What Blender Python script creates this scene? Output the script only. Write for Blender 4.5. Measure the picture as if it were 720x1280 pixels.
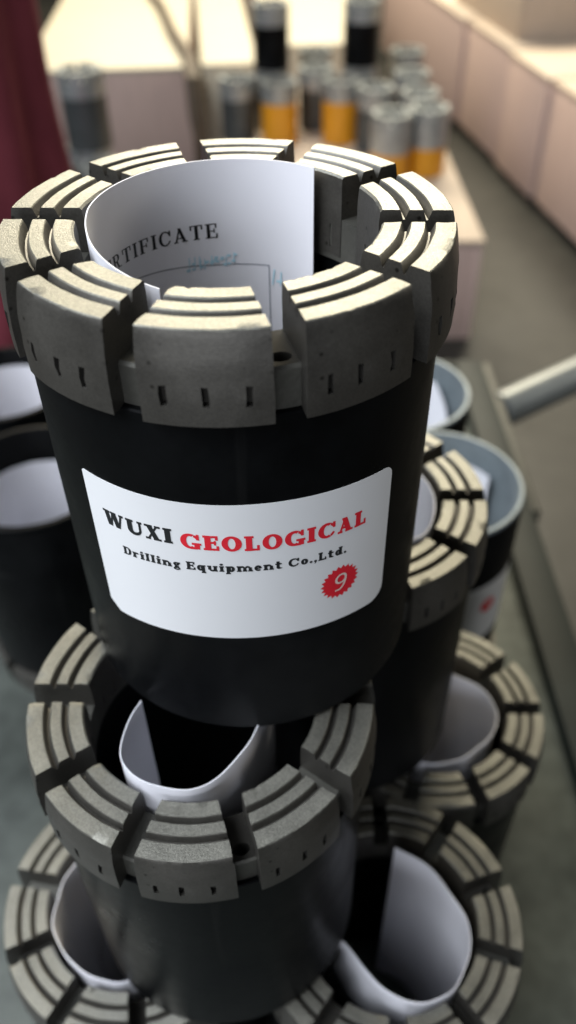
import bpy, bmesh, math, random
from math import sin, cos, pi, radians, sqrt, asin, atan2
from mathutils import Vector, Matrix, noise

scene = bpy.context.scene
for o in list(bpy.data.objects):
    bpy.data.objects.remove(o)
col = scene.collection
rnd = random.Random(7)

# ------------------------------------------------------------------ units
# 1 unit u = crown radius = 61 mm.  Origin of the u-frame: crown centre of the topmost bit.
U = 0.061
H = 2.5417                      # height of one core bit (u)
BENCH = -3 * H                  # bench surface (u)
FLOOR = BENCH - 11.5            # concrete floor, 0.70 m lower
def W(x, y, z):
    return Vector((x * U, y * U, (z - FLOOR) * U))

# ------------------------------------------------------------------ camera
cd = bpy.data.cameras.new('camera')
cam = bpy.data.objects.new('camera', cd)
col.objects.link(cam)
cam.location = W(0.24129, -3.61261, 1.49485)
cam.rotation_euler = (Matrix.Rotation(radians(90 - 42.192), 3, 'X') @ Matrix.Rotation(radians(-0.96), 3, 'Z')).to_euler()
cd.sensor_fit = 'VERTICAL'
cd.sensor_height = 36.0
cd.lens = 1040.94 / 1280 * 36.0
cd.clip_start = 0.01
cd.clip_end = 100
cd.dof.use_dof = True
cd.dof.focus_distance = 3.70 * U
cd.dof.aperture_fstop = 7.7
scene.camera = cam

# ------------------------------------------------------------------ light
world = bpy.data.worlds.new('World')
scene.world = world
world.use_nodes = True
bg = world.node_tree.nodes['Background']
bg.inputs['Color'].default_value = (0.80, 0.87, 0.95, 1)
bg.inputs['Strength'].default_value = 0.036

def area(name, loc, target, sx, sy, power, color):
    l = bpy.data.lights.new(name, 'AREA')
    l.shape = 'RECTANGLE'
    l.size, l.size_y = sx, sy
    l.energy = power
    l.color = color
    o = bpy.data.objects.new(name, l)
    col.objects.link(o)
    o.location = loc
    o.rotation_euler = (Vector(target) - Vector(loc)).to_track_quat('-Z', 'Y').to_euler()
    return o
# hall lamp far behind the bench, an added fill for the background, the big door and windows on the left behind the photographer
area('hall_lamp_rear', (0.3, 5.2, 3.6), (0.1, 1.2, 0.6), 3.8, 1.6, 480, (1.0, 0.90, 0.68))
area('hall_lamp_far', (0.4, 4.6, 3.2), (0.5, 3.6, 0.2), 3.0, 1.5, 60, (1.0, 0.96, 0.88))  # unseen fill, added only to brighten the background
area('hall_lamp_overhead', (-1.7, -0.55, 3.2), (-0.1, 0.0, 0.8), 2.6, 2.2, 165, (0.88, 0.93, 1.0))
area('hall_lamp_right', (4.0, 1.2, 2.4), (0.1, 0.1, 0.9), 1.5, 1.2, 26, (1.0, 0.92, 0.78))
area('door_daylight', (-0.5, -3.5, 1.40), (0.0, 0.0, 1.05), 2.4, 1.5, 46, (0.88, 0.92, 1.0))

scene.view_settings.view_transform = 'Standard'
scene.view_settings.look = 'None'
scene.view_settings.gamma = 1
scene.view_settings.use_curve_mapping = False
scene.view_settings.exposure = 0.0

# ------------------------------------------------------------------ materials
def mat(name, base, rough=0.5, metal=0.0, spec=0.5, var=0.0, vscale=20.0, bump=0.0, bscale=60.0,
        speck=0.0, sscale=200.0, rvar=0.0, bdist=0.001, streak=None, coat=0.0):
    m = bpy.data.materials.new(name)
    m.use_nodes = True
    nt = m.node_tree
    n, l = nt.nodes, nt.links
    b = n['Principled BSDF']
    b.inputs['Base Color'].default_value = (*base, 1)
    b.inputs['Roughness'].default_value = rough
    b.inputs['Metallic'].default_value = metal
    b.inputs['Specular IOR Level'].default_value = spec
    b.inputs['Coat Weight'].default_value = coat
    tc = n.new('ShaderNodeTexCoord')
    src = tc.outputs['Object']
    if streak:
        mp = n.new('ShaderNodeMapping')
        mp.inputs['Scale'].default_value = streak
        l.new(src, mp.inputs['Vector'])
        vsrc = mp.outputs['Vector']
    else:
        vsrc = src
    cur = None
    if var > 0:
        t = n.new('ShaderNodeTexNoise')
        t.inputs['Scale'].default_value = vscale
        t.inputs['Detail'].default_value = 6
        t.inputs['Roughness'].default_value = 0.65
        l.new(vsrc, t.inputs['Vector'])
        r = n.new('ShaderNodeMapRange')
        r.inputs['From Min'].default_value = 0.3
        r.inputs['From Max'].default_value = 0.7
        r.inputs['To Min'].default_value = 1 - var
        r.inputs['To Max'].default_value = 1 + var
        l.new(t.outputs['Fac'], r.inputs['Value'])
        mx = n.new('ShaderNodeVectorMath')
        mx.operation = 'SCALE'
        mx.inputs[0].default_value = base
        l.new(r.outputs['Result'], mx.inputs['Scale'])
        cur = mx.outputs['Vector']
        if rvar > 0:
            rr = n.new('ShaderNodeMapRange')
            rr.inputs['From Min'].default_value = 0.3
            rr.inputs['From Max'].default_value = 0.7
            rr.inputs['To Min'].default_value = max(0.05, rough - rvar)
            rr.inputs['To Max'].default_value = min(1, rough + rvar)
            l.new(t.outputs['Fac'], rr.inputs['Value'])
            l.new(rr.outputs['Result'], b.inputs['Roughness'])
    if speck > 0:
        t2 = n.new('ShaderNodeTexNoise')
        t2.inputs['Scale'].default_value = sscale
        t2.inputs['Detail'].default_value = 3
        l.new(src, t2.inputs['Vector'])
        r2 = n.new('ShaderNodeMapRange')
        r2.inputs['From Min'].default_value = 0.35
        r2.inputs['From Max'].default_value = 0.65
        r2.inputs['To Min'].default_value = 1 - speck
        r2.inputs['To Max'].default_value = 1 + speck
        l.new(t2.outputs['Fac'], r2.inputs['Value'])
        m2 = n.new('ShaderNodeVectorMath')
        m2.operation = 'SCALE'
        if cur is not None:
            l.new(cur, m2.inputs[0])
        else:
            m2.inputs[0].default_value = base
        l.new(r2.outputs['Result'], m2.inputs['Scale'])
        cur = m2.outputs['Vector']
    if cur is not None:
        l.new(cur, b.inputs['Base Color'])
    if bump > 0:
        t3 = n.new('ShaderNodeTexNoise')
        t3.inputs['Scale'].default_value = bscale
        t3.inputs['Detail'].default_value = 5
        t3.inputs['Roughness'].default_value = 0.7
        l.new(vsrc, t3.inputs['Vector'])
        bp = n.new('ShaderNodeBump')
        bp.inputs['Strength'].default_value = bump
        bp.inputs['Distance'].default_value = bdist
        l.new(t3.outputs['Fac'], bp.inputs['Height'])
        l.new(bp.outputs['Normal'], b.inputs['Normal'])
    return m

def pinholes(m):
    """sparse casting pores"""
    nt = m.node_tree; n, l = nt.nodes, nt.links
    b = n['Principled BSDF']
    tc = n.new('ShaderNodeTexCoord')
    v = n.new('ShaderNodeTexVoronoi'); v.inputs['Scale'].default_value = 330
    l.new(tc.outputs['Object'], v.inputs['Vector'])
    sep = n.new('ShaderNodeSeparateColor'); l.new(v.outputs['Color'], sep.inputs['Color'])
    g = n.new('ShaderNodeMath'); g.operation = 'GREATER_THAN'; g.inputs[1].default_value = 0.90
    l.new(sep.outputs[0], g.inputs[0])
    d = n.new('ShaderNodeMapRange'); d.inputs['From Min'].default_value = 0.10; d.inputs['From Max'].default_value = 0.26
    d.inputs['To Min'].default_value = 1; d.inputs['To Max'].default_value = 0
    l.new(v.outputs['Distance'], d.inputs['Value'])
    mu = n.new('ShaderNodeMath'); mu.operation = 'MULTIPLY'
    l.new(g.outputs[0], mu.inputs[0]); l.new(d.outputs['Result'], mu.inputs[1])
    mix = n.new('ShaderNodeMix'); mix.data_type = 'RGBA'
    src = b.inputs['Base Color'].links[0].from_socket
    l.new(mu.outputs[0], mix.inputs['Factor']); l.new(src, mix.inputs['A'])
    mix.inputs['B'].default_value = (0.02, 0.018, 0.015, 1)
    l.new(mix.outputs['Result'], b.inputs['Base Color'])

M = {}
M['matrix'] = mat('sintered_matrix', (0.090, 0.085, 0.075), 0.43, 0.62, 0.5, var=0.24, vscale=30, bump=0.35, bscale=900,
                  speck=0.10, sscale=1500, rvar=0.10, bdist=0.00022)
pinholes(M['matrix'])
M['ground'] = mat('dressed_grit_face', (0.188, 0.184, 0.158), 0.42, 0.64, 0.5, var=0.16, vscale=45, bump=0.6, bscale=1500,  # exposed grit, also lightened so the tops read as lit against the sides
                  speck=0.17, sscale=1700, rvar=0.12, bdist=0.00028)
M['base'] = mat('crown_steel', (0.10, 0.098, 0.085), 0.5, 0.5, var=0.2, vscale=80, bump=0.4, bscale=500, bdist=0.0005)
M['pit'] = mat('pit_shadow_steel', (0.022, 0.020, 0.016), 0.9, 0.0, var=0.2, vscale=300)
M['black'] = mat('black_paint', (0.0040, 0.0044, 0.0048), 0.38, 0.0, 0.08, var=0.6, vscale=14, bump=0.12, bscale=300, rvar=0.16, bdist=0.0003)
def scuffs(m):
    """faint dusty handling marks and thin scratches in the paint"""
    nt = m.node_tree; n, l = nt.nodes, nt.links
    b = n['Principled BSDF']
    src = b.inputs['Base Color'].links[0].from_socket
    tc = n.new('ShaderNodeTexCoord')
    fac = None
    for scale, stretch, lo, hi, amt in ((7, (1, 1, 1), .56, .80, .35), (60, (1, 1, .06), .67, .76, .16), (45, (.2, .2, 2.5), .69, .75, .4)):
        mp = n.new('ShaderNodeMapping'); mp.inputs['Scale'].default_value = stretch
        l.new(tc.outputs['Object'], mp.inputs['Vector'])
        t = n.new('ShaderNodeTexNoise'); t.inputs['Scale'].default_value = scale; t.inputs['Detail'].default_value = 6
        l.new(mp.outputs['Vector'], t.inputs['Vector'])
        r = n.new('ShaderNodeMapRange'); r.inputs['From Min'].default_value = lo; r.inputs['From Max'].default_value = hi
        r.inputs['To Max'].default_value = amt
        l.new(t.outputs['Fac'], r.inputs['Value'])
        if fac is None: fac = r.outputs['Result']
        else:
            ad = n.new('ShaderNodeMath'); ad.operation = 'MAXIMUM'
            l.new(fac, ad.inputs[0]); l.new(r.outputs['Result'], ad.inputs[1]); fac = ad.outputs[0]
    mix = n.new('ShaderNodeMix'); mix.data_type = 'RGBA'
    l.new(fac, mix.inputs['Factor']); l.new(src, mix.inputs['A']); mix.inputs['B'].default_value = (.040, .040, .038, 1)
    l.new(mix.outputs['Result'], b.inputs['Base Color'])
scuffs(M['black'])
M['inner'] = mat('dark_inner_wall', (0.03, 0.03, 0.03), 0.6, 0.3, var=0.2, vscale=40)
M['label'] = mat('label_vinyl', (0.78, 0.79, 0.80), 0.33, 0.0, 0.4, var=0.015, vscale=20, bump=0.05, bscale=30, bdist=0.0004)
M['ink'] = mat('black_ink', (0.012, 0.014, 0.016), 0.4)
M['red'] = mat('red_ink', (0.74, 0.018, 0.035), 0.4)
M['nine'] = mat('pale_ink', (0.80, 0.66, 0.60), 0.4)
M['greyink'] = mat('line_ink', (0.10, 0.12, 0.17), 0.5)
M['blueink'] = mat('blue_stamp_ink', (0.42, 0.66, 0.77), 0.5, var=0.15, vscale=200)
M['paper'] = mat('paper', (0.78, 0.78, 0.83), 0.55, 0.0, 0.3, var=0.012, vscale=30, bump=0.04, bscale=60, bdist=0.0004)
M['tubesteel'] = mat('bare_steel', (0.17, 0.20, 0.215), 0.5, 0.4, var=0.15, vscale=60, bump=0.15, bscale=200)
M['rim'] = mat('machined_rim', (0.2, 0.2, 0.18), 0.40, 0.5, var=0.12, vscale=60)
M['benchtop'] = mat('green_grey_steel', (0.070, 0.080, 0.070), 0.5, 0.2, 0.5, var=0.28, vscale=7, bump=0.2, bscale=40, rvar=0.15, speck=0.15, sscale=60)
M['edge'] = mat('dark_edge_steel', (0.010, 0.014, 0.012), 0.6, 0.0, 0.2, var=0.3, vscale=20)
M['flange'] = mat('worn_flange', (0.06, 0.057, 0.043), 0.65, 0.1, var=0.3, vscale=12)
M['pipe'] = mat('painted_pipe', (0.18, 0.19, 0.18), 0.38, 0.3, var=0.2, vscale=18)
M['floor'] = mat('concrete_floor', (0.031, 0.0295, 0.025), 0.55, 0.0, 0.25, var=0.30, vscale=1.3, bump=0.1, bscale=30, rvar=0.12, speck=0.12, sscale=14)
M['cream'] = mat('cream_plywood', (0.49, 0.445, 0.345), 0.6, var=0.06, vscale=6, streak=(1, 8, 8), bump=0.1, bscale=40)
M['pink'] = mat('pink_plywood', (0.52, 0.385, 0.335), 0.65, var=0.08, vscale=6, streak=(6, 6, 1), bump=0.1, bscale=40)
M['tan'] = mat('tan_plywood', (0.46, 0.37, 0.29), 0.65, var=0.10, vscale=6, streak=(8, 1, 8), bump=0.1, bscale=40)
M['skid'] = mat('dark_wood_skid', (0.05, 0.042, 0.032), 0.8, var=0.3, vscale=10)
M['orange'] = mat('orange_paint', (0.62, 0.27, 0.012), 0.38, 0.0, 0.5, var=0.08, vscale=20)
M['greycrown'] = mat('grey_crown', (0.34, 0.36, 0.36), 0.35, 0.55, var=0.2, vscale=40)
M['darksteel'] = mat('dark_grey_steel', (0.07, 0.078, 0.08), 0.4, 0.4, var=0.2, vscale=40)
M['maroon'] = mat('maroon_cloth', (0.19, 0.040, 0.055), 0.85, 0.0, 0.15, var=0.18, vscale=9, bump=0.25, bscale=700, bdist=0.0008)
M['strap'] = mat('brown_strap', (0.085, 0.062, 0.040), 0.7, var=0.25, vscale=14)  # shade of the gap between two crates, put into a colour

# ------------------------------------------------------------------ helpers
def link(name, me, parent=None, m=None):
    o = bpy.data.objects.new(name, me)
    col.objects.link(o)
    if parent is not None:
        o.parent = parent
    if m is not None and me is not None and len(me.materials) == 0:
        me.materials.append(m)
    return o

def finish(bm, name, smooth=True, angle=32, scale=U):
    bmesh.ops.recalc_face_normals(bm, faces=bm.faces)
    bmesh.ops.scale(bm, vec=(scale,) * 3, verts=bm.verts)
    me = bpy.data.meshes.new(name)
    bm.to_mesh(me)
    bm.free()
    if smooth:
        me.polygons.foreach_set('use_smooth', [True] * len(me.polygons))
        me.set_sharp_from_angle(angle=radians(angle))
    return me

def empty(name, loc, rz=0, label=None, cat=None, group=None):
    o = bpy.data.objects.new(name, None)
    o.empty_display_size = 0.02
    col.objects.link(o)
    o.location = loc
    o.rotation_euler = (0, 0, rz)
    tag(o, label, cat, group)
    return o

def tag(o, label=None, cat=None, group=None, kind=None):
    if label: o['label'] = label
    if cat: o['category'] = cat
    if group: o['group'] = group
    if kind: o['kind'] = kind
    return o

def pol(r, a, z):               # angle measured from -y (towards the camera), turning to +x
    return (r * sin(a), -r * cos(a), z)

def lathe(bm, prof, n=72, closed=True, z0=0):
    rings = []
    for k in range(n):
        a = 2 * pi * k / n
        rings.append([bm.verts.new(pol(r, a, z + z0)) for r, z in prof])
    m = len(prof)
    for k in range(n):
        A, B = rings[k], rings[(k + 1) % n]
        for j in range(m if closed else m - 1):
            bm.faces.new((A[j], A[(j + 1) % m], B[(j + 1) % m], B[j]))
    return rings

def box(bm, x0, x1, y0, y1, z0, z1, bevel=0.0):
    r = bmesh.ops.create_cube(bm, size=1)
    vs = r['verts']
    for v in vs:
        v.co = Vector((x0 + (v.co.x + .5) * (x1 - x0), y0 + (v.co.y + .5) * (y1 - y0), z0 + (v.co.z + .5) * (z1 - z0)))
    if bevel > 0:
        es = {e for v in vs for e in v.link_edges}
        bmesh.ops.bevel(bm, geom=list(es), offset=bevel, segments=2, affect='EDGES', profile=0.5)

def tube(bm, pts, radii, n=14):
    rings = []
    up = Vector((0, 0, 1))
    for i, p in enumerate(pts):
        p = Vector(p)
        d = (Vector(pts[min(i + 1, len(pts) - 1)]) - Vector(pts[max(i - 1, 0)])).normalized()
        s = d.cross(up)
        if s.length < 1e-4: s = Vector((1, 0, 0))
        s.normalize()
        t = s.cross(d).normalized()
        ra = radii[i] if isinstance(radii[i], tuple) else (radii[i], radii[i])
        rings.append([bm.verts.new(p + s * cos(2 * pi * k / n) * ra[0] + t * sin(2 * pi * k / n) * ra[1]) for k in range(n)])
    for A, B in zip(rings, rings[1:]):
        for k in range(n):
            bm.faces.new((A[k], A[(k + 1) % n], B[(k + 1) % n], B[k]))
    bm.faces.new(rings[0]); bm.faces.new(rings[-1])

# ------------------------------------------------------------------ lettering (own slab-serif outlines)
class Pen:
    def __init__(s, S, T, F, E):
        s.S, s.T, s.F, s.E = S, T, F, E
        s.p = []
    def rect(s, x0, y0, x1, y1):
        k = max(1, int((x1 - x0) / 0.15))
        for i in range(k):
            a, b = x0 + (x1 - x0) * i / k, x0 + (x1 - x0) * (i + 1) / k
            s.p.append([(a, y0), (b, y0), (b, y1), (a, y1)])
    def slant(s, xb, xt, w, y0=0., y1=1.):
        for i in range(4):
            a, b = i / 4, (i + 1) / 4
            xa, xc = xb + (xt - xb) * a, xb + (xt - xb) * b
            s.p.append([(xa, y0 + (y1 - y0) * a), (xa + w, y0 + (y1 - y0) * a), (xc + w, y0 + (y1 - y0) * b), (xc, y0 + (y1 - y0) * b)])
    def arc(s, cx, cy, rx, ry, wx, wy, a0=0., a1=360.):
        n = max(6, int(abs(a1 - a0) / 15))
        for i in range(n):
            a, b = radians(a0 + (a1 - a0) * i / n), radians(a0 + (a1 - a0) * (i + 1) / n)
            s.p.append([(cx + rx * cos(a), cy + ry * sin(a)), (cx + rx * cos(b), cy + ry * sin(b)),
                        (cx + (rx - wx) * cos(b), cy + (ry - wy) * sin(b)), (cx + (rx - wx) * cos(a), cy + (ry - wy) * sin(a))])
    def stem(s, x, y0=0., y1=1., bot=True, top=True, w=None, le=1., re=1.):
        w = w or s.S
        s.rect(x, y0, x + w, y1)
        if bot: s.rect(x - s.E * le, y0, x + w + s.E * re, y0 + s.F)
        if top: s.rect(x - s.E * le, y1 - s.F, x + w + s.E * re, y1)
    def tri(s, *pts):
        s.p.append(list(pts))

def glyph(ch, S, T, F, E):
    g = Pen(S, T, F, E)
    X = 0.70                    # x-height
    if ch == 'I': g.stem(E, 0, 1); w = S + 2 * E
    elif ch == 'E' or ch == 'F':
        g.stem(E, 0, 1, re=0 if ch == 'E' else 1); xr = E + S + .42
        g.rect(E, 1 - F, xr, 1); g.rect(xr - T, .70, xr, 1)
        g.rect(E, .46, xr - .12, .46 + F); g.rect(xr - .12 - T * .8, .36, xr - .12, .66)
        if ch == 'E': g.rect(E, 0, xr + .04, F); g.rect(xr + .04 - T, 0, xr + .04, .32)
        w = xr + .05
    elif ch == 'L':
        g.stem(E, 0, 1); xr = E + S + .42
        g.rect(E, 0, xr, F); g.rect(xr - T, 0, xr, .36); w = xr + .02
    elif ch == 'T':
        wd = S + .60; g.stem(wd / 2 - S / 2, 0, 1, top=False)
        g.rect(0, 1 - F, wd, 1); g.rect(0, .68, T, 1); g.rect(wd - T, .68, wd, 1); w = wd
    elif ch == 'U':
        wd = S + T + .46
        g.stem(E, .34, 1, bot=False); g.stem(E + wd - T, .34, 1, bot=False, w=T)
        g.arc(E + wd / 2, .36, wd / 2, .36 + .015, S, F * 1.5, 180, 270); g.arc(E + wd / 2, .36, wd / 2, .36 + .015, T, F * 1.5, 270, 360)
        w = wd + 2 * E
    elif ch == 'W':
        g.slant(.30, E, S); g.slant(.48, .70, T); g.slant(.92, .64, S); g.slant(1.10, 1.36, T)
        g.rect(0, 1 - F, S + 2 * E, 1); g.rect(.64 - E * .4, 1 - F, .64 + S + E * .4, 1); g.rect(1.36 - E, 1 - F, 1.36 + T + E, 1)
        w = 1.36 + T + E
    elif ch == 'X':
        wd = S + .58
        g.slant(wd - S, E, S); g.slant(E, wd - T - .03, T)
        g.rect(0, 0, T + 2 * E, F); g.rect(wd - S - E * .6, 0, wd + E, F); g.rect(0, 1 - F, S + 1.8 * E, 1); g.rect(wd - T - E - .03, 1 - F, wd + E, 1)
        w = wd + E
    elif ch in 'OCG':
        wd = 2 * S + .44
        if ch == 'O': g.arc(wd / 2, .5, wd / 2, .52, S, F * 1.1)
        else:
            g.arc(wd / 2, .5, wd / 2, .52, S, F * 1.15, 62, 300)
            g.arc(wd / 2, .5, wd / 2, .52, T, F * 1.15, 30, 62)
            g.rect(wd - T * 1.3, .62, wd - T * .2, 1.0)
            if ch == 'C': g.arc(wd / 2, .5, wd / 2, .52, T, F * 1.15, 300, 335)
            else:
                g.rect(wd - S * .95, .0, wd - S * .05, .42); g.rect(wd - S - E * 1.4, .42 - F, wd + E * .8, .42)
                g.rect(wd * .5, -.02, wd - S * .5, F)
        w = wd + (E * .5 if ch == 'G' else 0)
    elif ch == 'A':
        wd = S + .62
        g.slant(E, wd / 2 - T * .4, T); g.slant(wd - S, wd / 2 - S * .62, S)
        g.rect(wd * .26, .26, wd * .72, .26 + F); g.rect(0, 0, T + 2 * E, F); g.rect(wd - S - E, 0, wd + E, F)
        w = wd + E
    elif ch == 'R':
        g.stem(E, 0, 1); x = E + S
        g.rect(x, 1 - F, x + .16, 1); g.rect(x, .46, x + .16, .46 + F)
        g.arc(x + .14, .73, .30, .27, S * .9, F, -90, 90)
        g.slant(x + .24, x + .06, S * .85, 0, .48); g.rect(x + .22, 0, x + .30 + S + E, F)
        w = x + .30 + S + E
    elif ch == 'D':
        g.stem(E, 0, 1, re=0); x = E + S
        g.rect(x - .01, 1 - F, x + .14, 1); g.rect(x - .01, 0, x + .14, F)
        g.arc(x + .12, .5, .24 + S * .7, .5, S, F, -90, 90); w = x + .36 + S * .7
    elif ch == 'r':
        g.stem(E, 0, X, le=1); x = E + S
        g.arc(x + .16, X - .22, .20, .22, T, F * 1.4, 50, 170); g.arc(x + .22, X - .12, .10, .10, .1, .1); w = x + .34
    elif ch in 'il':
        g.stem(E, 0, X if ch == 'i' else 1, re=1); w = S + 2 * E
        # upper serif only on the left: trim by leaving both, bold look
        if ch == 'i': g.arc(E + S / 2, .90, S * .55, .13, S * .55, .13)
    elif ch in 'nm':
        g.stem(E, 0, X); x = E + S
        for k in range(1 if ch == 'n' else 2):
            wd = .20
            g.arc(x + wd / 2 + .02, X - .26, wd / 2 + .06 + S * .3, .27, S * .5, F * 1.5, 15, 165)
            g.stem(x + wd, 0, X - .2, top=False, le=.7); x += wd + S
        w = x + E
    elif ch == 'u':
        g.stem(E, .2, X, bot=False, re=0); x = E + S; wd = .20
        g.arc(x + wd / 2, .22, wd / 2 + S * .6, .24, S * .5, F * 1.5, 180, 350)
        g.stem(x + wd, 0, X, le=.8); w = x + wd + S + E
    elif ch in 'pq':
        d = -.30
        if ch == 'p':
            g.stem(E, d, X); cx = E + S + .14
        else:
            g.stem(.42, d, X, le=.6); cx = .30
        g.arc(cx, X / 2, .30, X / 2 + .015, S * .95, F * 1.2); w = (cx + .32) if ch == 'p' else .42 + S + E
    elif ch == 'd':
        g.stem(.42, 0, 1, le=.9); g.arc(.30, X / 2, .30, X / 2 + .015, S * .95, F * 1.2); w = .42 + S + E
    elif ch == 'g':
        g.arc(.30, X - .22, .28, .23, S * .9, F); g.arc(.32, -.10, .32, .20, S * .6, F * 1.1)
        g.rect(.12, .06, .52, .06 + F * 1.2); g.rect(.46, X - F * 1.4, .66, X); w = .66
    elif ch == 'e':
        g.arc(.32, X / 2, .32, X / 2 + .015, S, F * 1.2, 0, 325); g.rect(.1, X / 2 - F * .4, .6, X / 2 + F * .5); w = .64
    elif ch == 'o':
        g.arc(.33, X / 2, .33, X / 2 + .015, S, F * 1.2); w = .66
    elif ch == 't':
        g.rect(.10, .12, .10 + S, .95); g.rect(0, X - F, .10 + S + .18, X)
        g.arc(.10 + S * .5 + .14, .16, .14 + S * .5, .17, S, F * 1.3, 180, 330); w = .10 + S + .22
    elif ch == '.':
        g.arc(.14, .12, .14, .13, .14, .13); w = .28
    elif ch == ',':
        g.arc(.14, .12, .14, .13, .14, .13); g.tri((.10, .05), (.27, .12), (.20, -.10), (.06, -.24)); w = .28
    elif ch == '9':
        g.arc(.32, .70, .30, .30, T, F); g.arc(.28, .62, .34, .62, T, F, -75, 12); g.rect(.10, .0, .36, F * .9); w = .64
    else: w = .34
    return g.p, w

def text_polys(txt, S, T, F, E, gap):
    x = 0
    out = []
    for ch in txt:
        if ch == ' ':
            x += .42
            continue
        p, w = glyph(ch, S, T, F, E)
        out += [[(x + a, b) for a, b in q] for q in p]
        x += w + gap
    return out, x - gap

def print_on_cylinder(bm, polys, fmap, r0, dr=2.2e-5, mi=0):
    """fmap: (x,y) in glyph space -> (phi, z) on the cylinder; each piece lies a hair proud of the last."""
    for i, q in enumerate(polys):
        r = r0 + dr * (i % 40)
        vs = [bm.verts.new(pol(r, *fmap(a, b))) for a, b in q]
        f = bm.faces.new(vs)
        f.material_index = mi

def line_map(width, ph0, ph1, zbase, cap):
    def f(x, y):
        t = x / width
        ph = radians(ph0 + (ph1 - ph0) * t)
        zb = zbase(t) if callable(zbase) else zbase
        return ph, zb + y * cap
    return f

# ------------------------------------------------------------------ the core bit: shared meshes
RO, RI = 1.0, 0.672
HALF_GAP = 0.0637
CROWN = 0.405                    # side height of a segment
FLOORZ = 0.21                   # waterway floor below the crown face
RB = 0.975                      # body radius

def seg_profile():
    key = [(1.030, -CROWN), (1.031, -.27), (1.024, -.14), (1.006, -.035), (0.999, -.005), (.994, 0),
           (.909, 0), (.904, -.005), (.888, -.045), (.880, -.046), (.866, -.006), (.861, 0),
           (.805, 0), (.800, -.005), (.786, -.043), (.778, -.044), (.764, -.006), (.759, 0),
           (.686, 0), (.676, -.010), (.672, -.06), (RI, -.25), (RI, -CROWN)]
    out = []
    for (a, b) in zip(key, key[1:]):
        d = sqrt((a[0] - b[0]) ** 2 + (a[1] - b[1]) ** 2)
        k = max(1, int(d / .034))
        for i in range(k):
            out.append((a[0] + (b[0] - a[0]) * i / k, a[1] + (b[1] - a[1]) * i / k))
    out.append(key[-1])
    return out

def make_segment(seed, n=19):
    rr = random.Random(seed)
    prof = seg_profile()
    # rows of the outer wall that carry the gauge slots
    bm = bmesh.new()
    rows = []
    off = Vector((seed * 3.1, seed * 1.7, seed * .9))
    for i in range(n + 1):
        t = -1 + 2 * i / n
        row = []
        for (r, z) in prof:
            al = radians(18) - asin(HALF_GAP / r)
            a = al * t
            p = Vector(pol(r, a, z + H))
            nz = noise.noise_vector(p * 9 + off) * .0022 + noise.noise_vector(p * 34 + off) * .0012
            if z < -.38: nz *= .3
            if z > -.06: nz.z *= .25
            if i in (0, n) and z > -.06:                      # nicked waterway edges
                c = max(0, noise.noise(p * 30 + off) - .1)
                p = Vector(pol(r, a - math.copysign(c * .016 / r, t), z + H - c * .008))
            if (.985 < r < 1.0 and z > -.04) or (r < .69 and z > -.02):
                c = max(0, noise.noise(p * 38 - off) - .32)
                nz.z -= c * .022
            p += nz
            p.z = min(p.z, H)
            row.append(bm.verts.new(p))
        rows.append(row)
    m = len(prof)
    pit = set()
    def pit_cols(fr, w):
        c = int((fr + 1) / 2 * n)
        return range(c, c + w)
    # slots: outer wall z -.25..-.34 ; inner wall same height
    jo = [j for j in range(m - 1) if prof[j][0] > 1.0 and -.325 < .5 * (prof[j][1] + prof[j + 1][1]) < -.225]
    ji = [j for j in range(m - 1) if prof[j][0] < .68 and -.36 < .5 * (prof[j][1] + prof[j + 1][1]) < -.25]
    for f in (-.60, -.02, .56):
        cc = int((f + 1) / 2 * n + rr.uniform(-.4, .4))
        for j in jo: pit.add((cc, j))
    for f in (-.5, .35):
        cc = int((f + 1) / 2 * n)
        for j in ji: pit.add((cc, j))
    for i in range(n):
        for j in range(m - 1):
            if (i, j) in pit: continue
            f = bm.faces.new((rows[i][j], rows[i + 1][j], rows[i + 1][j + 1], rows[i][j + 1]))
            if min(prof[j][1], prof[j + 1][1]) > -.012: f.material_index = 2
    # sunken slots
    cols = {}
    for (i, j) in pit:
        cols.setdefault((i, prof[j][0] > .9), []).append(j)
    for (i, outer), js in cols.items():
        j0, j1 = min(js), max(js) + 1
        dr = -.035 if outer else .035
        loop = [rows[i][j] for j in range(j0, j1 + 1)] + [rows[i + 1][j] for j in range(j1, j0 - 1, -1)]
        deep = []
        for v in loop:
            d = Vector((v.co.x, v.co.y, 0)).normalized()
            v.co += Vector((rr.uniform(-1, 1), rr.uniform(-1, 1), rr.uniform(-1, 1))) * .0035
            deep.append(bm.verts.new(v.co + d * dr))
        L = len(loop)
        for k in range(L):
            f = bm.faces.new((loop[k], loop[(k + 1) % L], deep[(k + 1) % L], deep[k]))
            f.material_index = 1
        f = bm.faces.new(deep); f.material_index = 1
    for i in range(n):
        bm.faces.new((rows[i][m - 1], rows[i + 1][m - 1], rows[i + 1][0], rows[i][0]))
    bm.faces.new(rows[0]); bm.faces.new(rows[n])
    me = finish(bm, 'segment', True, 34)
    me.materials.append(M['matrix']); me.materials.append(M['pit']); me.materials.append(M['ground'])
    return me
SEGS = [make_segment(s) for s in range(1, 11)]

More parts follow.
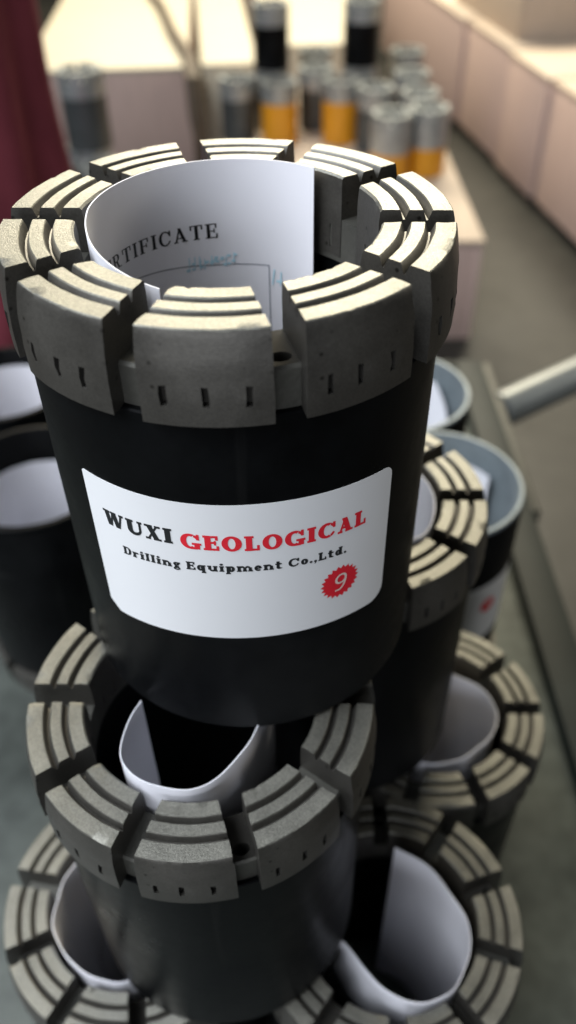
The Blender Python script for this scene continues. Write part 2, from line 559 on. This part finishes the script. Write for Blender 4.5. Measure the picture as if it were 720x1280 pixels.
def make_base():
    """steel ring that carries the segments: waterway floors with face-discharge holes in every second one"""
    bm = bmesh.new()
    zt, zb, ro, ri = H - FLOORZ, H - CROWN - .03, .945, .676
    N = 120
    top_o, top_i, bot_o, bot_i = [], [], [], []
    for k in range(N):
        a = 2 * pi * k / N
        top_o.append(bm.verts.new(pol(ro - .012, a, zt))); top_i.append(bm.verts.new(pol(ri, a, zt)))
        bot_o.append(bm.verts.new(pol(ro, a, zb))); bot_i.append(bm.verts.new(pol(ri, a, zb)))
    lip = [bm.verts.new(pol(ro, 2 * pi * k / N, zt - .014)) for k in range(N)]
    holes = {}
    for g in range(10):
        if g % 2 == 1:
            ka = round((g - .5) * 36 / 3)       # 3 degrees per cell
            for d in (-2, -1, 0, 1): holes[(ka + d) % N] = g
    for k in range(N):
        q = (k + 1) % N
        bm.faces.new((top_o[k], top_o[q], lip[q], lip[k]))
        bm.faces.new((lip[k], lip[q], bot_o[q], bot_o[k]))
        bm.faces.new((top_i[k], top_i[q], bot_i[q], bot_i[k]))
        bm.faces.new((bot_o[k], bot_o[q], bot_i[q], bot_i[k]))
        if k not in holes:
            bm.faces.new((top_o[k], top_o[q], top_i[q], top_i[k]))
    for g in range(1, 10, 2):
        a = radians((g - .5) * 36)
        ka = round((g - .5) * 36 / 3)
        ks = [(ka + d) % N for d in (-2, -1, 0, 1, 2)]
        outer = [top_o[k] for k in ks] + [top_i[k] for k in reversed(ks)]
        c = Vector(pol(.872, a, zt)); er = Vector(pol(1, a, 0)); et = Vector((cos(a), sin(a), 0))
        inner, deep = [], []
        nh = 20
        for i in range(nh):
            t = 2 * pi * i / nh
            p = c + er * (.036 * cos(t)) + et * (.046 * sin(t))
            inner.append(bm.verts.new(p)); deep.append(bm.verts.new(p + Vector((0, 0, -.16)) + er * .02))
        for i in range(nh):
            j = (i + 1) % nh
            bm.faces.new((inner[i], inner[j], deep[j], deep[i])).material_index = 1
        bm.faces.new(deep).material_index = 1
        # bridge the rectangular rim to the hole by nearest angle
        es_out = [(outer[i], outer[(i + 1) % len(outer)]) for i in range(len(outer))]
        e1 = [bm.edges.get(p) or bm.edges.new(p) for p in es_out]
        e2 = [bm.edges.get((inner[i], inner[(i + 1) % nh])) for i in range(nh)]
        bmesh.ops.bridge_loops(bm, edges=e1 + e2)
    me = finish(bm, 'crown_ring', True, 30)
    me.materials.append(M['base']); me.materials.append(M['pit'])
    return me
BASE = make_base()

def make_body(r=RB):
    bm = bmesh.new()
    zt = H - CROWN + .004
    prof = [(.946, zt), (r - .006, zt - .003), (r, zt - .012), (r, H * .5), (r, .035), (r - .02, .012), (r - .03, 0), (.80, 0), (.79, .02), (.79, H * .5), (.70, H - CROWN - .05), (.70, zt - .02)]
    lathe(bm, prof, 128)
    me = finish(bm, 'body', True, 30)
    me.materials.append(M['black'])
    return me
BODY = make_body()

def label_mesh(r=RB + .0022):
    bm = bmesh.new()
    n, m = 64, 16
    def edge(t):
        ph = -44.3 + 92 * t
        zt = -.853 - .050 * max(0, t - .5) ** 2 * 4 * .9
        zb = -1.730 - .055 * (2 * t - 1) ** 2
        rr = .055
        s = ph
        # rounded / clipped corners
        dl, dr_ = radians(ph + 44.3), radians(47.7 - ph)
        if dr_ < rr:
            q = rr - sqrt(max(0, rr * rr - (rr - dr_) ** 2)); zt -= q
        if dr_ < .10:
            q = .10 - sqrt(max(0, .10 ** 2 - (.10 - dr_) ** 2)); zb += q
        if dl < .07: zb += (.07 - dl) * .95
        if dl < .012: zt -= (.012 - dl)
        return radians(ph), zt, zb
    ts = sorted(set([i / n for i in range(n + 1)] + [.002, .005, .01, .02, .03, .04, .99, .98, .97, .96, .95, .995, .998]))
    R = []
    for t in ts:
        ph, zt, zb = edge(t)
        R.append([bm.verts.new(pol(r, ph, H + zt + (zb - zt) * j / m)) for j in range(m + 1)])
    for A, B in zip(R, R[1:]):
        for j in range(m):
            bm.faces.new((A[j], B[j], B[j + 1], A[j + 1]))
    ret = bmesh.ops.extrude_face_region(bm, geom=list(bm.faces))
    for v in ret['geom']:
        if isinstance(v, bmesh.types.BMVert):
            d = Vector((v.co.x, v.co.y, 0)).normalized()
            v.co -= d * .0018
    me = finish(bm, 'label', True, 40)
    me.materials.append(M['label'])
    return me
LABEL = label_mesh()
RL = RB + .0036
BOLD = (.37, .16, .14, .09)
def lettering_mesh(txt, ph0, ph1, zb, cap, style, m, gap=.09):
    bm = bmesh.new()
    polys, w = text_polys(txt, *style, gap)
    f0 = line_map(w, ph0, ph1, lambda t: H + (zb(t) if callable(zb) else zb), cap)
    print_on_cylinder(bm, polys, f0, RL)
    me = bpy.data.meshes.new('lettering')
    bmesh.ops.recalc_face_normals(bm, faces=bm.faces)
    me = finish(bm, 'lettering', False)
    me.materials.append(m)
    return me
T1 = lettering_mesh('WUXI', -38.3, -16.4, lambda t: -1.127 + .018 * t, .090, BOLD, M['ink'], .17)
T2 = lettering_mesh('GEOLOGICAL', -14.2, 38.0, lambda t: -1.121 - .034 * t * t, .090, BOLD, M['red'], .14)
T3 = lettering_mesh('Drilling Equipment Co.,Ltd.', -33.2, 31.6, lambda t: -1.282 + .11 * t - .115 * t * t, .051, (.28, .15, .15, .07), M['ink'], .14)

def star_mesh():
    bm = bmesh.new()
    c = (radians(30.0), H - 1.472)
    pts = []
    nt = 22
    for i in range(nt * 2):
        rr_ = .109 if i % 2 == 0 else .091
        a = 2 * pi * i / (nt * 2)
        pts.append((c[0] + rr_ * cos(a) / RB, c[1] + rr_ * sin(a)))
    ctr = [(c[0] + .05 * cos(2 * pi * i / (nt * 2)) / RB, c[1] + .05 * sin(2 * pi * i / (nt * 2))) for i in range(nt * 2)]
    O = [bm.verts.new(pol(RL, *p)) for p in pts]
    I = [bm.verts.new(pol(RL, *p)) for p in ctr]
    k = len(O)
    for i in range(k):
        bm.faces.new((O[i], O[(i + 1) % k], I[(i + 1) % k], I[i]))
    bm.faces.new(I)
    me = finish(bm, 'seal', False)
    me.materials.append(M['red'])
    return me
SEAL = star_mesh()
def nine_mesh():
    bm = bmesh.new()
    polys, w = text_polys('9', .15, .11, .10, .1, 0)
    # tilt slightly to the right as printed
    print_on_cylinder(bm, polys, lambda x, y: (radians(30.0) + ((x - .32) * .112 + (y - .5) * .012) / RB, H - 1.472 + (y - .5) * .112), RL + .002)
    me = finish(bm, 'numeral', False)
    me.materials.append(M['nine'])
    return me
NINE = nine_mesh()

def core_bit(x, y, z, rz, label, group=None, with_label=False, lab_rot=0, seed=0):
    t = empty('core_bit', W(x, y, z), rz, label, 'drill bit', group)
    link('body', BODY, t)
    link('crown_ring', BASE, t)
    for k in range(10):
        s = link('segment', SEGS[(k * 3 + seed) % 10], t)
        s.rotation_euler = (0, 0, radians(36 * k))
    if with_label:
        lb = link('label', LABEL, t)
        lb.rotation_euler = (0, 0, lab_rot - rz)
        for nm, me in (('lettering', T1), ('lettering', T2), ('lettering', T3), ('seal', SEAL), ('numeral', NINE)):
            link(nm, me, lb)
    return t

# ------------------------------------------------------------------ floor
bm = bmesh.new()
bmesh.ops.create_grid(bm, x_segments=8, y_segments=8, size=15)
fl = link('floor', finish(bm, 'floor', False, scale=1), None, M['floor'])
fl.location = (0, 5, 0)
tag(fl, 'smooth brownish grey concrete hall floor', None, None, 'structure')

# ------------------------------------------------------------------ bench
bench = empty('steel_bench', W(0, 0, FLOOR), 0, 'green grey steel bench with dark raised edge carrying the stacked drill bits', 'bench')
hb = BENCH - FLOOR
bm = bmesh.new(); box(bm, -9, 3.60, -7, 10.3, hb - .25, hb, .02)
link('bench_top', finish(bm, 'bench_top'), bench, M['benchtop'])
bm = bmesh.new(); box(bm, 3.602, 4.13, -7, 10.62, hb - 1.0, hb + .22, .04)
link('side_edge', finish(bm, 'side_edge'), bench, M['edge'])
bm = bmesh.new(); box(bm, -9, 3.60, 10.302, 10.62, hb - 1.0, hb + .22, .04)
link('rear_edge', finish(bm, 'rear_edge'), bench, M['edge'])
bm = bmesh.new(); box(bm, 4.132, 4.29, 6.2, 10.60, hb - .9, hb + .16, .03)
link('worn_flange', finish(bm, 'worn_flange'), bench, M['flange'])
for lx in (-8.4, 3.2):
    for ly in (-6.2, 9.6):
        bm = bmesh.new(); box(bm, lx - .4, lx + .4, ly - .4, ly + .4, 0, hb - .252, .05)
        link('leg', finish(bm, 'leg'), bench, M['edge'])
bm = bmesh.new()
tube(bm, [(4.30, 9.35, hb - .12), (5.4, 10.05, hb - .1), (7.5, 11.4, hb - .08), (10.5, 13.3, hb - .05)], [.35] * 4, 20)
link('handle_pipe', finish(bm, 'handle_pipe'), bench, M['pipe'])

# ------------------------------------------------------------------ the stack of black core bits
R = radians
bits = {}
bits['top'] = core_bit(0, 0, -H, R(-3.28), 'topmost black core bit of the stack, with white company label and certificate inside', 'black core bits stacked on the bench', True, 0, 0)
bits['mid'] = core_bit(-.2819, -.7221, -2 * H, R(-1.47), 'black core bit directly under the labelled topmost one, pale grey crown', 'black core bits stacked on the bench', seed=3)
bits['lowleft'] = core_bit(-1.0029, -.7959, -3 * H, R(-9.96), 'bottom row core bit at the lower left corner, half under the middle one', 'black core bits stacked on the bench', seed=5)
bits['lowright'] = core_bit(.9620, -.9867, -3 * H, R(17.26), 'bottom row core bit at the lower right with a long oval paper roll inside', 'black core bits stacked on the bench', seed=7)
bits['midright'] = core_bit(.6977, 1.0130, -2 * H, R(-1.19), 'second tier core bit half hidden to the right of the white label', 'black core bits stacked on the bench', seed=2)
bits['lowback'] = core_bit(1.5695, .9038, -3 * H, R(-1.85), 'bottom row core bit at right, under the bit beside the white label', 'black core bits stacked on the bench', seed=6)
bits['hidden'] = core_bit(-.43, 1.15, -3 * H, R(6), 'bottom row core bit in the shade at the back, mostly hidden behind the stack', 'black core bits stacked on the bench', seed=8)

# ------------------------------------------------------------------ certificates
def sheet_mesh(pts, ztop, zbot, th=.006, m=10, wave=0.0):
    """sheet standing on edge along the open curve pts (smooth), real thickness"""
    P = [Vector((a, b, 0)) for a, b in pts]
    # Catmull-Rom resample
    C = []
    for i in range(len(P) - 1):
        p0, p1, p2, p3 = P[max(i - 1, 0)], P[i], P[i + 1], P[min(i + 2, len(P) - 1)]
        for k in range(8):
            t = k / 8
            C.append(.5 * ((2 * p1) + (-p0 + p2) * t + (2 * p0 - 5 * p1 + 4 * p2 - p3) * t * t + (-p0 + 3 * p1 - 3 * p2 + p3) * t ** 3))
    C.append(P[-1])
    bm = bmesh.new()
    L = []
    for i, c in enumerate(C):
        d = (C[min(i + 1, len(C) - 1)] - C[max(i - 1, 0)]).normalized()
        nrm = Vector((-d.y, d.x, 0))
        zt = ztop(i / (len(C) - 1)) if callable(ztop) else ztop
        zt += wave * .9 * noise.noise(c * 3.0)
        c = c + nrm * wave * noise.noise(c * 4.0 + Vector((7, 1, 2)))
        L.append(([bm.verts.new(c + nrm * th / 2 + Vector((0, 0, zt + (zbot - zt) * j / m))) for j in range(m + 1)],
                  [bm.verts.new(c - nrm * th / 2 + Vector((0, 0, zt + (zbot - zt) * j / m))) for j in range(m + 1)]))
    for (A, A2), (B, B2) in zip(L, L[1:]):
        for j in range(m):
            bm.faces.new((A[j], B[j], B[j + 1], A[j + 1])); bm.faces.new((A2[j + 1], B2[j + 1], B2[j], A2[j]))
        bm.faces.new((A[0], A2[0], B2[0], B[0])); bm.faces.new((B[m], B2[m], A2[m], A[m]))
    for (A, A2) in (L[0], L[-1]):
        for j in range(m):
            bm.faces.new((A[j], A[j + 1], A2[j + 1], A2[j]))
    return finish(bm, 'sheet', True, 40)

def arc_pts(r, a0, a1, n=24, rx=1.0):
    return [pol(r, radians(a0 + (a1 - a0) * i / n), 0)[:2] for i in range(n + 1)]

def certificate(pts, ztop, zbot, x, y, z, label, name='certificate_sheet', group='paper certificates rolled inside the bits', wave=.016):
    t = empty(name, W(x, y, z + zbot), 0, label, 'paper', group)
    zt = (lambda s: ztop(s) - zbot) if callable(ztop) else ztop - zbot
    link('sheet', sheet_mesh(pts, zt, 0.0, wave=wave), t, M['paper'])
    return t

RP = .622
cert = certificate(arc_pts(RP, -24, -219.5, 40), lambda s: -.06 + .085 * min(1, s / .35), -H + .001, 0, 0, 0,
                   'white certificate sheet curled inside the crown of the topmost bit, showing black heading', wave=0)
# print on the hollow side of the sheet
def concave(polys, fmap, m, name, r=RP - .0045):
    bm = bmesh.new()
    for i, q in enumerate(polys):
        rr_ = r - 2.0e-5 * (i % 40)
        bm.faces.new([bm.verts.new(pol(rr_, *fmap(a, b))) for a, b in q])
    me = finish(bm, name, False)
    me.materials.append(m)
    link(name, me, cert)
cp, cw = text_polys('CERTIFICATE', .20, .10, .07, .09, .17)
def cmap(x, y):
    t = x / cw
    ph = 267.0 + (189.6 - 267.0) * t
    base = -.350 - .026 * t
    return radians(ph), H + base + y * (.070 + .008 * t)
concave(cp, cmap, M['ink'], 'heading')
bm = bmesh.new()
def frame_strip(a, b, n, w):
    for i in range(n):
        s, e = i / n, (i + 1) / n
        q = []
        for (t, sg) in ((s, -1), (e, -1), (e, 1), (s, 1)):
            ph = a[0] + (b[0] - a[0]) * t; z = a[1] + (b[1] - a[1]) * t
            q.append((ph, z, sg))
        vert = abs(a[0] - b[0]) < 2
        vs = []
        for ph, z, sg in q:
            vs.append(bm.verts.new(pol(RP - .0046, radians(ph + (sg * w / RP * 57.3 if vert else 0)), H + z + (0 if vert else sg * w))))
        bm.faces.new(vs)
frame_strip((238, -.47), (193, -.527), 24, .0024)
frame_strip((193, -.527), (164.8, -.531), 14, .0024)
frame_strip((164.8, -.531), (165.0, -1.6), 14, .0024)
me = finish(bm, 'frame_line', False); me.materials.append(M['greyink']); link('frame_line', me, cert)
# faint blue stamp, unreadable
sp = []
rs = random.Random(4)
xx = 0
for k in range(9):
    for j in range(3):
        a, b = xx + rs.uniform(0, .5), rs.uniform(0, .8)
        if rs.random() < .5: sp.append([(a, b), (a + .5, b), (a + .5, b + .14), (a, b + .14)])
        else: sp.append([(a, b * .4), (a + .13, b * .4), (a + .2, b * .4 + .7), (a + .07, b * .4 + .7)])
    xx += .8
concave(sp, lambda x, y: (radians(207 - x * 3.6), H - .545 + y * .085), M['blueink'], 'stamp', RP - .0060)
sp = [[(0, 0), (.12, 0), (.3, 1), (.18, 1)], [(.4, .2), (.9, .2), (.9, .35), (.4, .35)], [(.7, .0), (.82, 0), (.9, .9), (.78, .9)]]
concave(sp, lambda x, y: (radians(163.5 - x * 6), H - .64 + y * .09), M['blueink'], 'stamp', RP - .0060)

certificate([(-.335, -.075), (-.39, -.20), (-.415, -.41), (-.34, -.54), (-.19, -.615), (-.02, -.635), (.14, -.56), (.25, -.42), (.34, -.26), (.42, -.02), (.40, .25)],
            .05, -H + .001, -.2819, -.7221, -H, 'white rolled paper in the pale grey crown just under the labelled bit')
certificate([(-.56, -.02), (-.36, -.20), (-.22, -.37), (-.09, -.51), (.07, -.59), (.24, -.60), (.43, -.49), (.56, -.27), (.575, -.04), (.47, .19), (.31, .39), (.10, .53)],
            .05, -H + .001, .9620, -.9867, -2 * H, 'large white oval paper roll at the lower right, brightest outside')
certificate([(.2, .56), (-.1, .60), (-.36, .47), (-.51, .23), (-.585, .05), (-.60, -.19), (-.50, -.39), (-.33, -.545), (-.14, -.615), (.02, -.62), (.3, -.5)],
            .045, -H + .001, -1.0029, -.7959, -2 * H, 'white rolled paper in the bit at the lower left corner')
certificate([(-.30, .48), (-.05, .46), (.22, .36), (.46, .22), (.575, -.06), (.50, -.28), (.32, -.46), (.08, -.57), (-.17, -.59), (-.4, -.45), (-.5, -.2)],
            .01, -H + .001, 1.5695, .9038, -2 * H, 'white paper roll in the bottom row bit at the right edge of the stack')
certificate([(-.1, .62), (.25, .56), (.46, .38), (.56, .16), (.615, -.02), (.60, -.22), (.52, -.40), (.42, -.50), (.2, -.6)],
            lambda s: .02, -H + .001, .6977, 1.0130, -H, 'white curled paper in the second tier bit right of the white label')

# ------------------------------------------------------------------ upturned bits standing behind (pin end up)
def upturned(x, y, ztop, rz, label, r=1.0, wall=.10, lab=None, lining='tubesteel'):
    t = empty('upturned_bit', W(x, y, BENCH), rz, label, 'drill bit', 'upturned bits standing thread end up')
    h = ztop - BENCH
    bm = bmesh.new()
    lathe(bm, [(r, .44), (r, h * .6), (r, h - .14), (r - .004, h - .13), (r - .006, h - .05), (r - .05, h - .045), (r - .05, .50), (.72, .44)], 96)
    link('body', finish(bm, 'body'), t, M['black'])
    bm = bmesh.new()
    lathe(bm, [(r - .008, h - .046), (r - .008, h - .012), (r - .02, h), (r - wall, h), (r - wall - .01, h - .02), (r - wall - .02, h - .35), (r - wall - .05, h - .40), (r - wall - .05, .9), (.75, .52), (r - .052, .52), (r - .052, h - .046)], 96)
    link('steel_lining', finish(bm, 'steel_lining'), t, M[lining])
    for k in range(10):                         # crown below, teeth on the bench
        s = link('segment', SEGS[k], t)
        s.rotation_euler = (pi, 0, radians(36 * k))
        s.location = (0, 0, H * U)
    if lab:
        rl = r + .003
        bm = bmesh.new()
        n = 24
        rows = []
        for i in range(n + 1):
            ph = radians(lab[0] + (lab[1] - lab[0]) * i / n)
            rows.append([bm.verts.new(pol(q, ph, z)) for q, z in ((rl, h + lab[2]), (rl, h + lab[3]), (rl - .002, h + lab[3]), (rl - .002, h + lab[2]))])
        for A, B in zip(rows, rows[1:]):
            for j in range(4): bm.faces.new((A[j], A[(j + 1) % 4], B[(j + 1) % 4], B[j]))
        bm.faces.new(rows[0]); bm.faces.new(rows[-1])
        lb = link('label', finish(bm, 'label'), t, M['label'])
        bm = bmesh.new()
        pc, zc = radians(lab[4]), h + lab[5]
        vs = []
        for i in range(40):
            q = .12 if i % 2 else .10
            vs.append(bm.verts.new(pol(rl + .003, pc + q * cos(2 * pi * i / 40) / r, zc + q * sin(2 * pi * i / 40))))
        bm.faces.new(vs)
        link('seal', finish(bm, 'seal', False), lb, M['red'])
    return t
ZT = -4.62
upturned(1.96, 3.62, ZT, 0, 'upturned black bit at right with grey steel rim and part of a white label', .965, .055, (-40, 66, -1.88, -.88, 38, -1.26))
upturned(1.69, 5.48, ZT, .4, 'upturned bit at right just below the topmost crown, showing a paper corner', .95, .055)
upturned(-2.73, 3.87, ZT, .2, 'nearer of the two black upturned bits at the left edge, white paper inside', .97, .075, None, 'black')
upturned(-3.50, 5.82, ZT, .9, 'farther of the two black upturned bits at the left edge, below the maroon cloth', .92, .075, None, 'black')
gp = 'paper certificates standing in the upturned bits'
def tube_paper(x, y, r, a0, a1, top, label):
    certificate(arc_pts(r, a0, a1, 24), top if callable(top) else (lambda s: top), BENCH + .001, x, y, 0, label, group=gp)
tube_paper(1.96, 3.62, .76, 215, 117, lambda s: ZT - .26, 'white paper standing in the upturned bit beside the partly seen label')
tube_paper(1.69, 5.48, .72, 200, 95, lambda s: ZT - .20 - max(0, s - .7) * 1.2, 'white paper corner in the upturned bit below the topmost crown')
tube_paper(-2.73, 3.87, .78, 330, 20, ZT - .43, 'white paper lining the nearer upturned bit at the left edge')
tube_paper(-3.50, 5.82, .74, 330, 20, ZT - .22, 'white paper lining the farther upturned bit at the left edge')

# ------------------------------------------------------------------ crates on the floor behind
def crate(name, x, y, z0, lx, ly, h, rz, m, label, group=None, skid=0.0, boards=0, frame=None):
    """origin: front-left-bottom corner"""
    t = empty(name, W(x, y, z0), rz, label, 'crate', group)
    zb = skid
    th = .28
    bm = bmesh.new(); box(bm, th, lx - th, 0, th, zb, h - th, .03); link('front_panel', finish(bm, 'front_panel'), t, m)
    bm = bmesh.new(); box(bm, th, lx - th, ly - th, ly, zb, h - th, .03); link('back_panel', finish(bm, 'back_panel'), t, m)
    bm = bmesh.new(); box(bm, 0, th - .003, 0, ly, zb, h - th, .03); link('side_panel', finish(bm, 'side_panel'), t, m)
    bm = bmesh.new(); box(bm, lx - th + .003, lx, 0, ly, zb, h - th, .03); link('side_panel', finish(bm, 'side_panel'), t, m)
    bm = bmesh.new(); box(bm, -.05, lx + .05, -.05, ly + .05, h - th + .003, h, .03); link('lid', finish(bm, 'lid'), t, frame or m)
    if skid > 0:
        bm = bmesh.new(); box(bm, .3, lx - .3, .25, ly - .25, zb - .18, zb - .003, .02); link('bottom_panel', finish(bm, 'bottom_panel'), t, M['skid'])
        for sx in (.35, lx / 2 - .5, lx - 1.35):
            bm = bmesh.new(); box(bm, sx, sx + 1.0, .3, ly - .3, 0, zb - .183, .03); link('skid', finish(bm, 'skid'), t, M['skid'])
    return t
gc = 'cream crates at the back left'
gpk = 'pink plywood crates in a row at the right'
crate('wooden_crate', -15.5, 52.2, FLOOR, 10.0, 24, 6.6, R(4), M['pink'], 'wide crate at top left with cream lid and pinkish front, left of the brown strap', gc, frame=M['cream'])
crate('wooden_crate', -4.6, 53.2, FLOOR, 3.4, 22, 6.6, R(5), M['cream'], 'narrow cream crate at the top, right of the brown strap', gc)
crate('wooden_crate', -1.0, 57.5, FLOOR, 7.2, 22, 6.6, R(2), M['cream'], 'cream crate behind the tall black bits at the top', gc)
crate('wooden_crate', -8.0, 80.0, FLOOR, 9.0, 8, 8.2, R(3), M['tan'], 'tan crate farthest back at the top edge', gc)
# pink row: its long fronts run towards the camera
def pink(xa, ya, xb, yb, depth, h, label, sk=.7):
    d = Vector((xb - xa, yb - ya, 0)); L = d.length; rz = atan2(d.y, d.x)
    # local x along the face, local +y away from the aisle
    return crate('wooden_crate', xa, ya, FLOOR, L, depth, h, rz, M['pink'], label, gpk, skid=sk, frame=M['tan'])
def prow(y, dx=0.0): return 16.2 - .156 * (y - 39.9) + dx
for ya, yb, dx, lb in ((82, 60.8, -.1, 'farthest pink crate of the right hand row, behind the orange bits'),
                       (60.4, 52.6, .12, 'pink crate second from the back of the right hand row'),
                       (52.2, 46.4, -.08, 'short pink crate in the middle of the right hand row'),
                       (46.0, 29.0, .1, 'nearest pink crate at the right edge of the photo')):
    pink(prow(ya, dx), ya, prow(yb, dx), yb, 12, 7.3, lb)
crate('wooden_crate', 15.0, 54.5, FLOOR + 7.3, 11, 12, 4.0, R(9), M['tan'], 'tan crate stacked on top of the pink row, top right corner')

# low crate that carries the orange bits
crate('low_crate', -3.0, 31.2, FLOOR, 12.0, 24, 4.9, 0, M['pink'], 'low crate with beige lid under the orange bits', None, frame=M['tan'])
CT = FLOOR + 4.9
HF = 3.1
crate('low_crate', -14.6, 30.6, FLOOR, 8.6, 8, 4.9, R(2), M['skid'], 'low dark crate under the dark grey bits, beside the maroon cloth')

# ------------------------------------------------------------------ distant bits (same size, simpler)
def far_meshes(g=.98):
    bm = bmesh.new()
    lathe(bm, [(.975, 0), (.975, HF - g), (.70, HF - g), (.70, 0)], 32)
    body = finish(bm, 'body')
    bm = bmesh.new()
    lathe(bm, [(.985, HF - g + .002), (.985, HF - .30), (.93, HF - .295), (.68, HF - .295), (.68, HF - g + .002)], 32)
    ring = finish(bm, 'crown_ring'); ring.materials.append(M['greycrown'])
    bm = bmesh.new()
    for k in range(10):
        v = []
        for rr_ in (.68, .985):
            for s in (-1, 1):
                al = radians(18) - asin(HALF_GAP / rr_)
                for z in (HF - .294, HF):
                    v.append(bm.verts.new(pol(rr_, radians(36 * k) + s * al, z)))
        # v: ri- b,t ; ri+ b,t ; ro- b,t ; ro+ b,t
        for f in ((1, 3, 7, 5), (0, 2, 6, 4), (0, 1, 5, 4), (2, 3, 7, 6), (4, 5, 7, 6), (0, 1, 3, 2)):
            bm.faces.new([v[i] for i in f])
    teeth = finish(bm, 'crown', False); teeth.materials.append(M['greycrown'])
    return body, ring, teeth
FAR = {False: far_meshes(), True: far_meshes(1.75)}
def far_bit(x, y, z, m, label, group, tall=False):
    FB, FR, FT = FAR[tall]
    t = empty('core_bit', W(x, y, z), rnd.uniform(0, 6), label, 'drill bit', group)
    me = FB.copy(); me.materials.clear(); me.materials.append(M[m])
    link('body', me, t); link('crown_ring', FR, t); link('crown', FT, t)
go = 'orange bits standing on the low crate'
orange = [(.15, 44.2, 'leftmost orange bit in the front of the group'), (3.45, 44.3, 'orange bit just right of the centre, front of the group'),
          (5.55, 38.6, 'front orange bit with a tall grey crown, second from the right'), (7.45, 39.4, 'rightmost orange bit by the crate edge')]
for x, y, lb in orange: far_bit(x, y, CT, 'orange', lb, go, y < 40)
for x, y, lb in [(-.25, 46.8, 'bit under the left one of the two tall black bits'), (4.65, 47.2, 'bit under the right one of the two tall black bits'),
                 (2.3, 50.5, 'grey crowned bit between the two tall black bits'), (7.3, 45.4, 'grey crowned bit behind the front right orange bits'),
                 (7.6, 50.0, 'grey crowned bit at the back right of the orange group'), (2.2, 46.6, 'grey crowned bit behind the front orange pair'),
                 (5.15, 42.9, 'grey crowned bit wedged behind the front right orange bit'), (7.3, 42.0, 'grey crowned bit just behind the rightmost orange bit'), (-2.1, 45.0, 'dark bit left of the leftmost orange bit')]:
    far_bit(x, y, CT, 'orange' if y < 40 else 'darksteel', lb, go)
far_bit(-.25, 46.8, CT + HF, 'black', 'left one of the two tall black bits stacked at the top centre', 'black bits stacked on the orange group')
far_bit(4.65, 47.2, CT + HF, 'black', 'right one of the two tall black bits stacked at the top centre', 'black bits stacked on the orange group')
gd = 'dark grey bits beside the maroon cloth'
for x, y, z, lb in [(-8.3, 34.6, 0, 'grey bit carrying another one beside the maroon cloth'), (-8.2, 34.7, HF, 'dark grey bit on top of another beside the maroon cloth'),
                    (-7.3, 32.3, 0, 'low grey bit right of the stacked dark pair at left'), (-9.6, 32.4, 0, 'low grey bit left of the stacked dark pair, nearest the maroon cloth')]:
    far_bit(x, y, CT + z, 'darksteel', lb, gd)

# ------------------------------------------------------------------ brown strip put in for the shade in the gap between the cream crates
bm = bmesh.new()
tube(bm, [(-10.2, 74.0, FLOOR + 6.95), (-8.6, 68, FLOOR + 6.95), (-7.0, 60, FLOOR + 6.95), (-5.45, 53.8, FLOOR + 6.9), (-5.15, 52.0, FLOOR + 6.1), (-4.95, 51.2, FLOOR + 4.2), (-4.75, 51.0, FLOOR + 2.0), (-4.6, 50.9, FLOOR + .32)],
     [(.30, .28), (.30, .28), (.32, .28), (.40, .25), (.50, .25), (.58, .25), (.62, .25), (.62, .28)], 12)
st = link('strap', finish(bm, 'strap'), None, M['strap'])
tag(st, 'brown strap hanging down between the wide and the narrow cream crates', 'strap')

# ------------------------------------------------------------------ maroon cloth at the left edge
bm = bmesh.new()
n, m = 120, 30
cx, cy = -7.65, 15.0
top = FLOOR + 19.6
rings = []
for j in range(m + 1):
    t = j / m
    z = top - (top - FLOOR - .05) * t
    row = []
    for k in range(n):
        a = 2 * pi * k / n
        r = 3.05 * (1 + .10 * t) if j else 2.7
        r *= 1 - .10 * max(0, 1 - t * 9) 
        amp = .05 + .24 * min(1, t * 2.2)
        r += amp * (.6 * sin(a * 7 + 1.3 * sin(3 * t)) + .4 * sin(a * 13 + 2 + 2.0 * t)) + .12 * noise.noise(Vector((cos(a) * 2, sin(a) * 2, t * 7)))
        row.append(bm.verts.new(Vector((cx, cy, z)) + Vector((r * cos(a), r * sin(a) * .8, 0))))
    rings.append(row)
for A, B in zip(rings, rings[1:]):
    for k in range(n): bm.faces.new((A[k], A[(k + 1) % n], B[(k + 1) % n], B[k]))
cv = bm.verts.new((cx, cy, top + .35))
for k in range(n): bm.faces.new((rings[0][k], rings[0][(k + 1) % n], cv))
for v in bm.verts: v.co.z -= FLOOR
cl = link('maroon_cloth', finish(bm, 'maroon_cloth', True, 60), None, M['maroon'])
tag(cl, 'deep maroon cloth hanging in soft folds at the left edge behind the bits', 'cloth')
# gap strip mesh also in floor-based heights
for v in st.data.vertices: v.co.z -= FLOOR * U
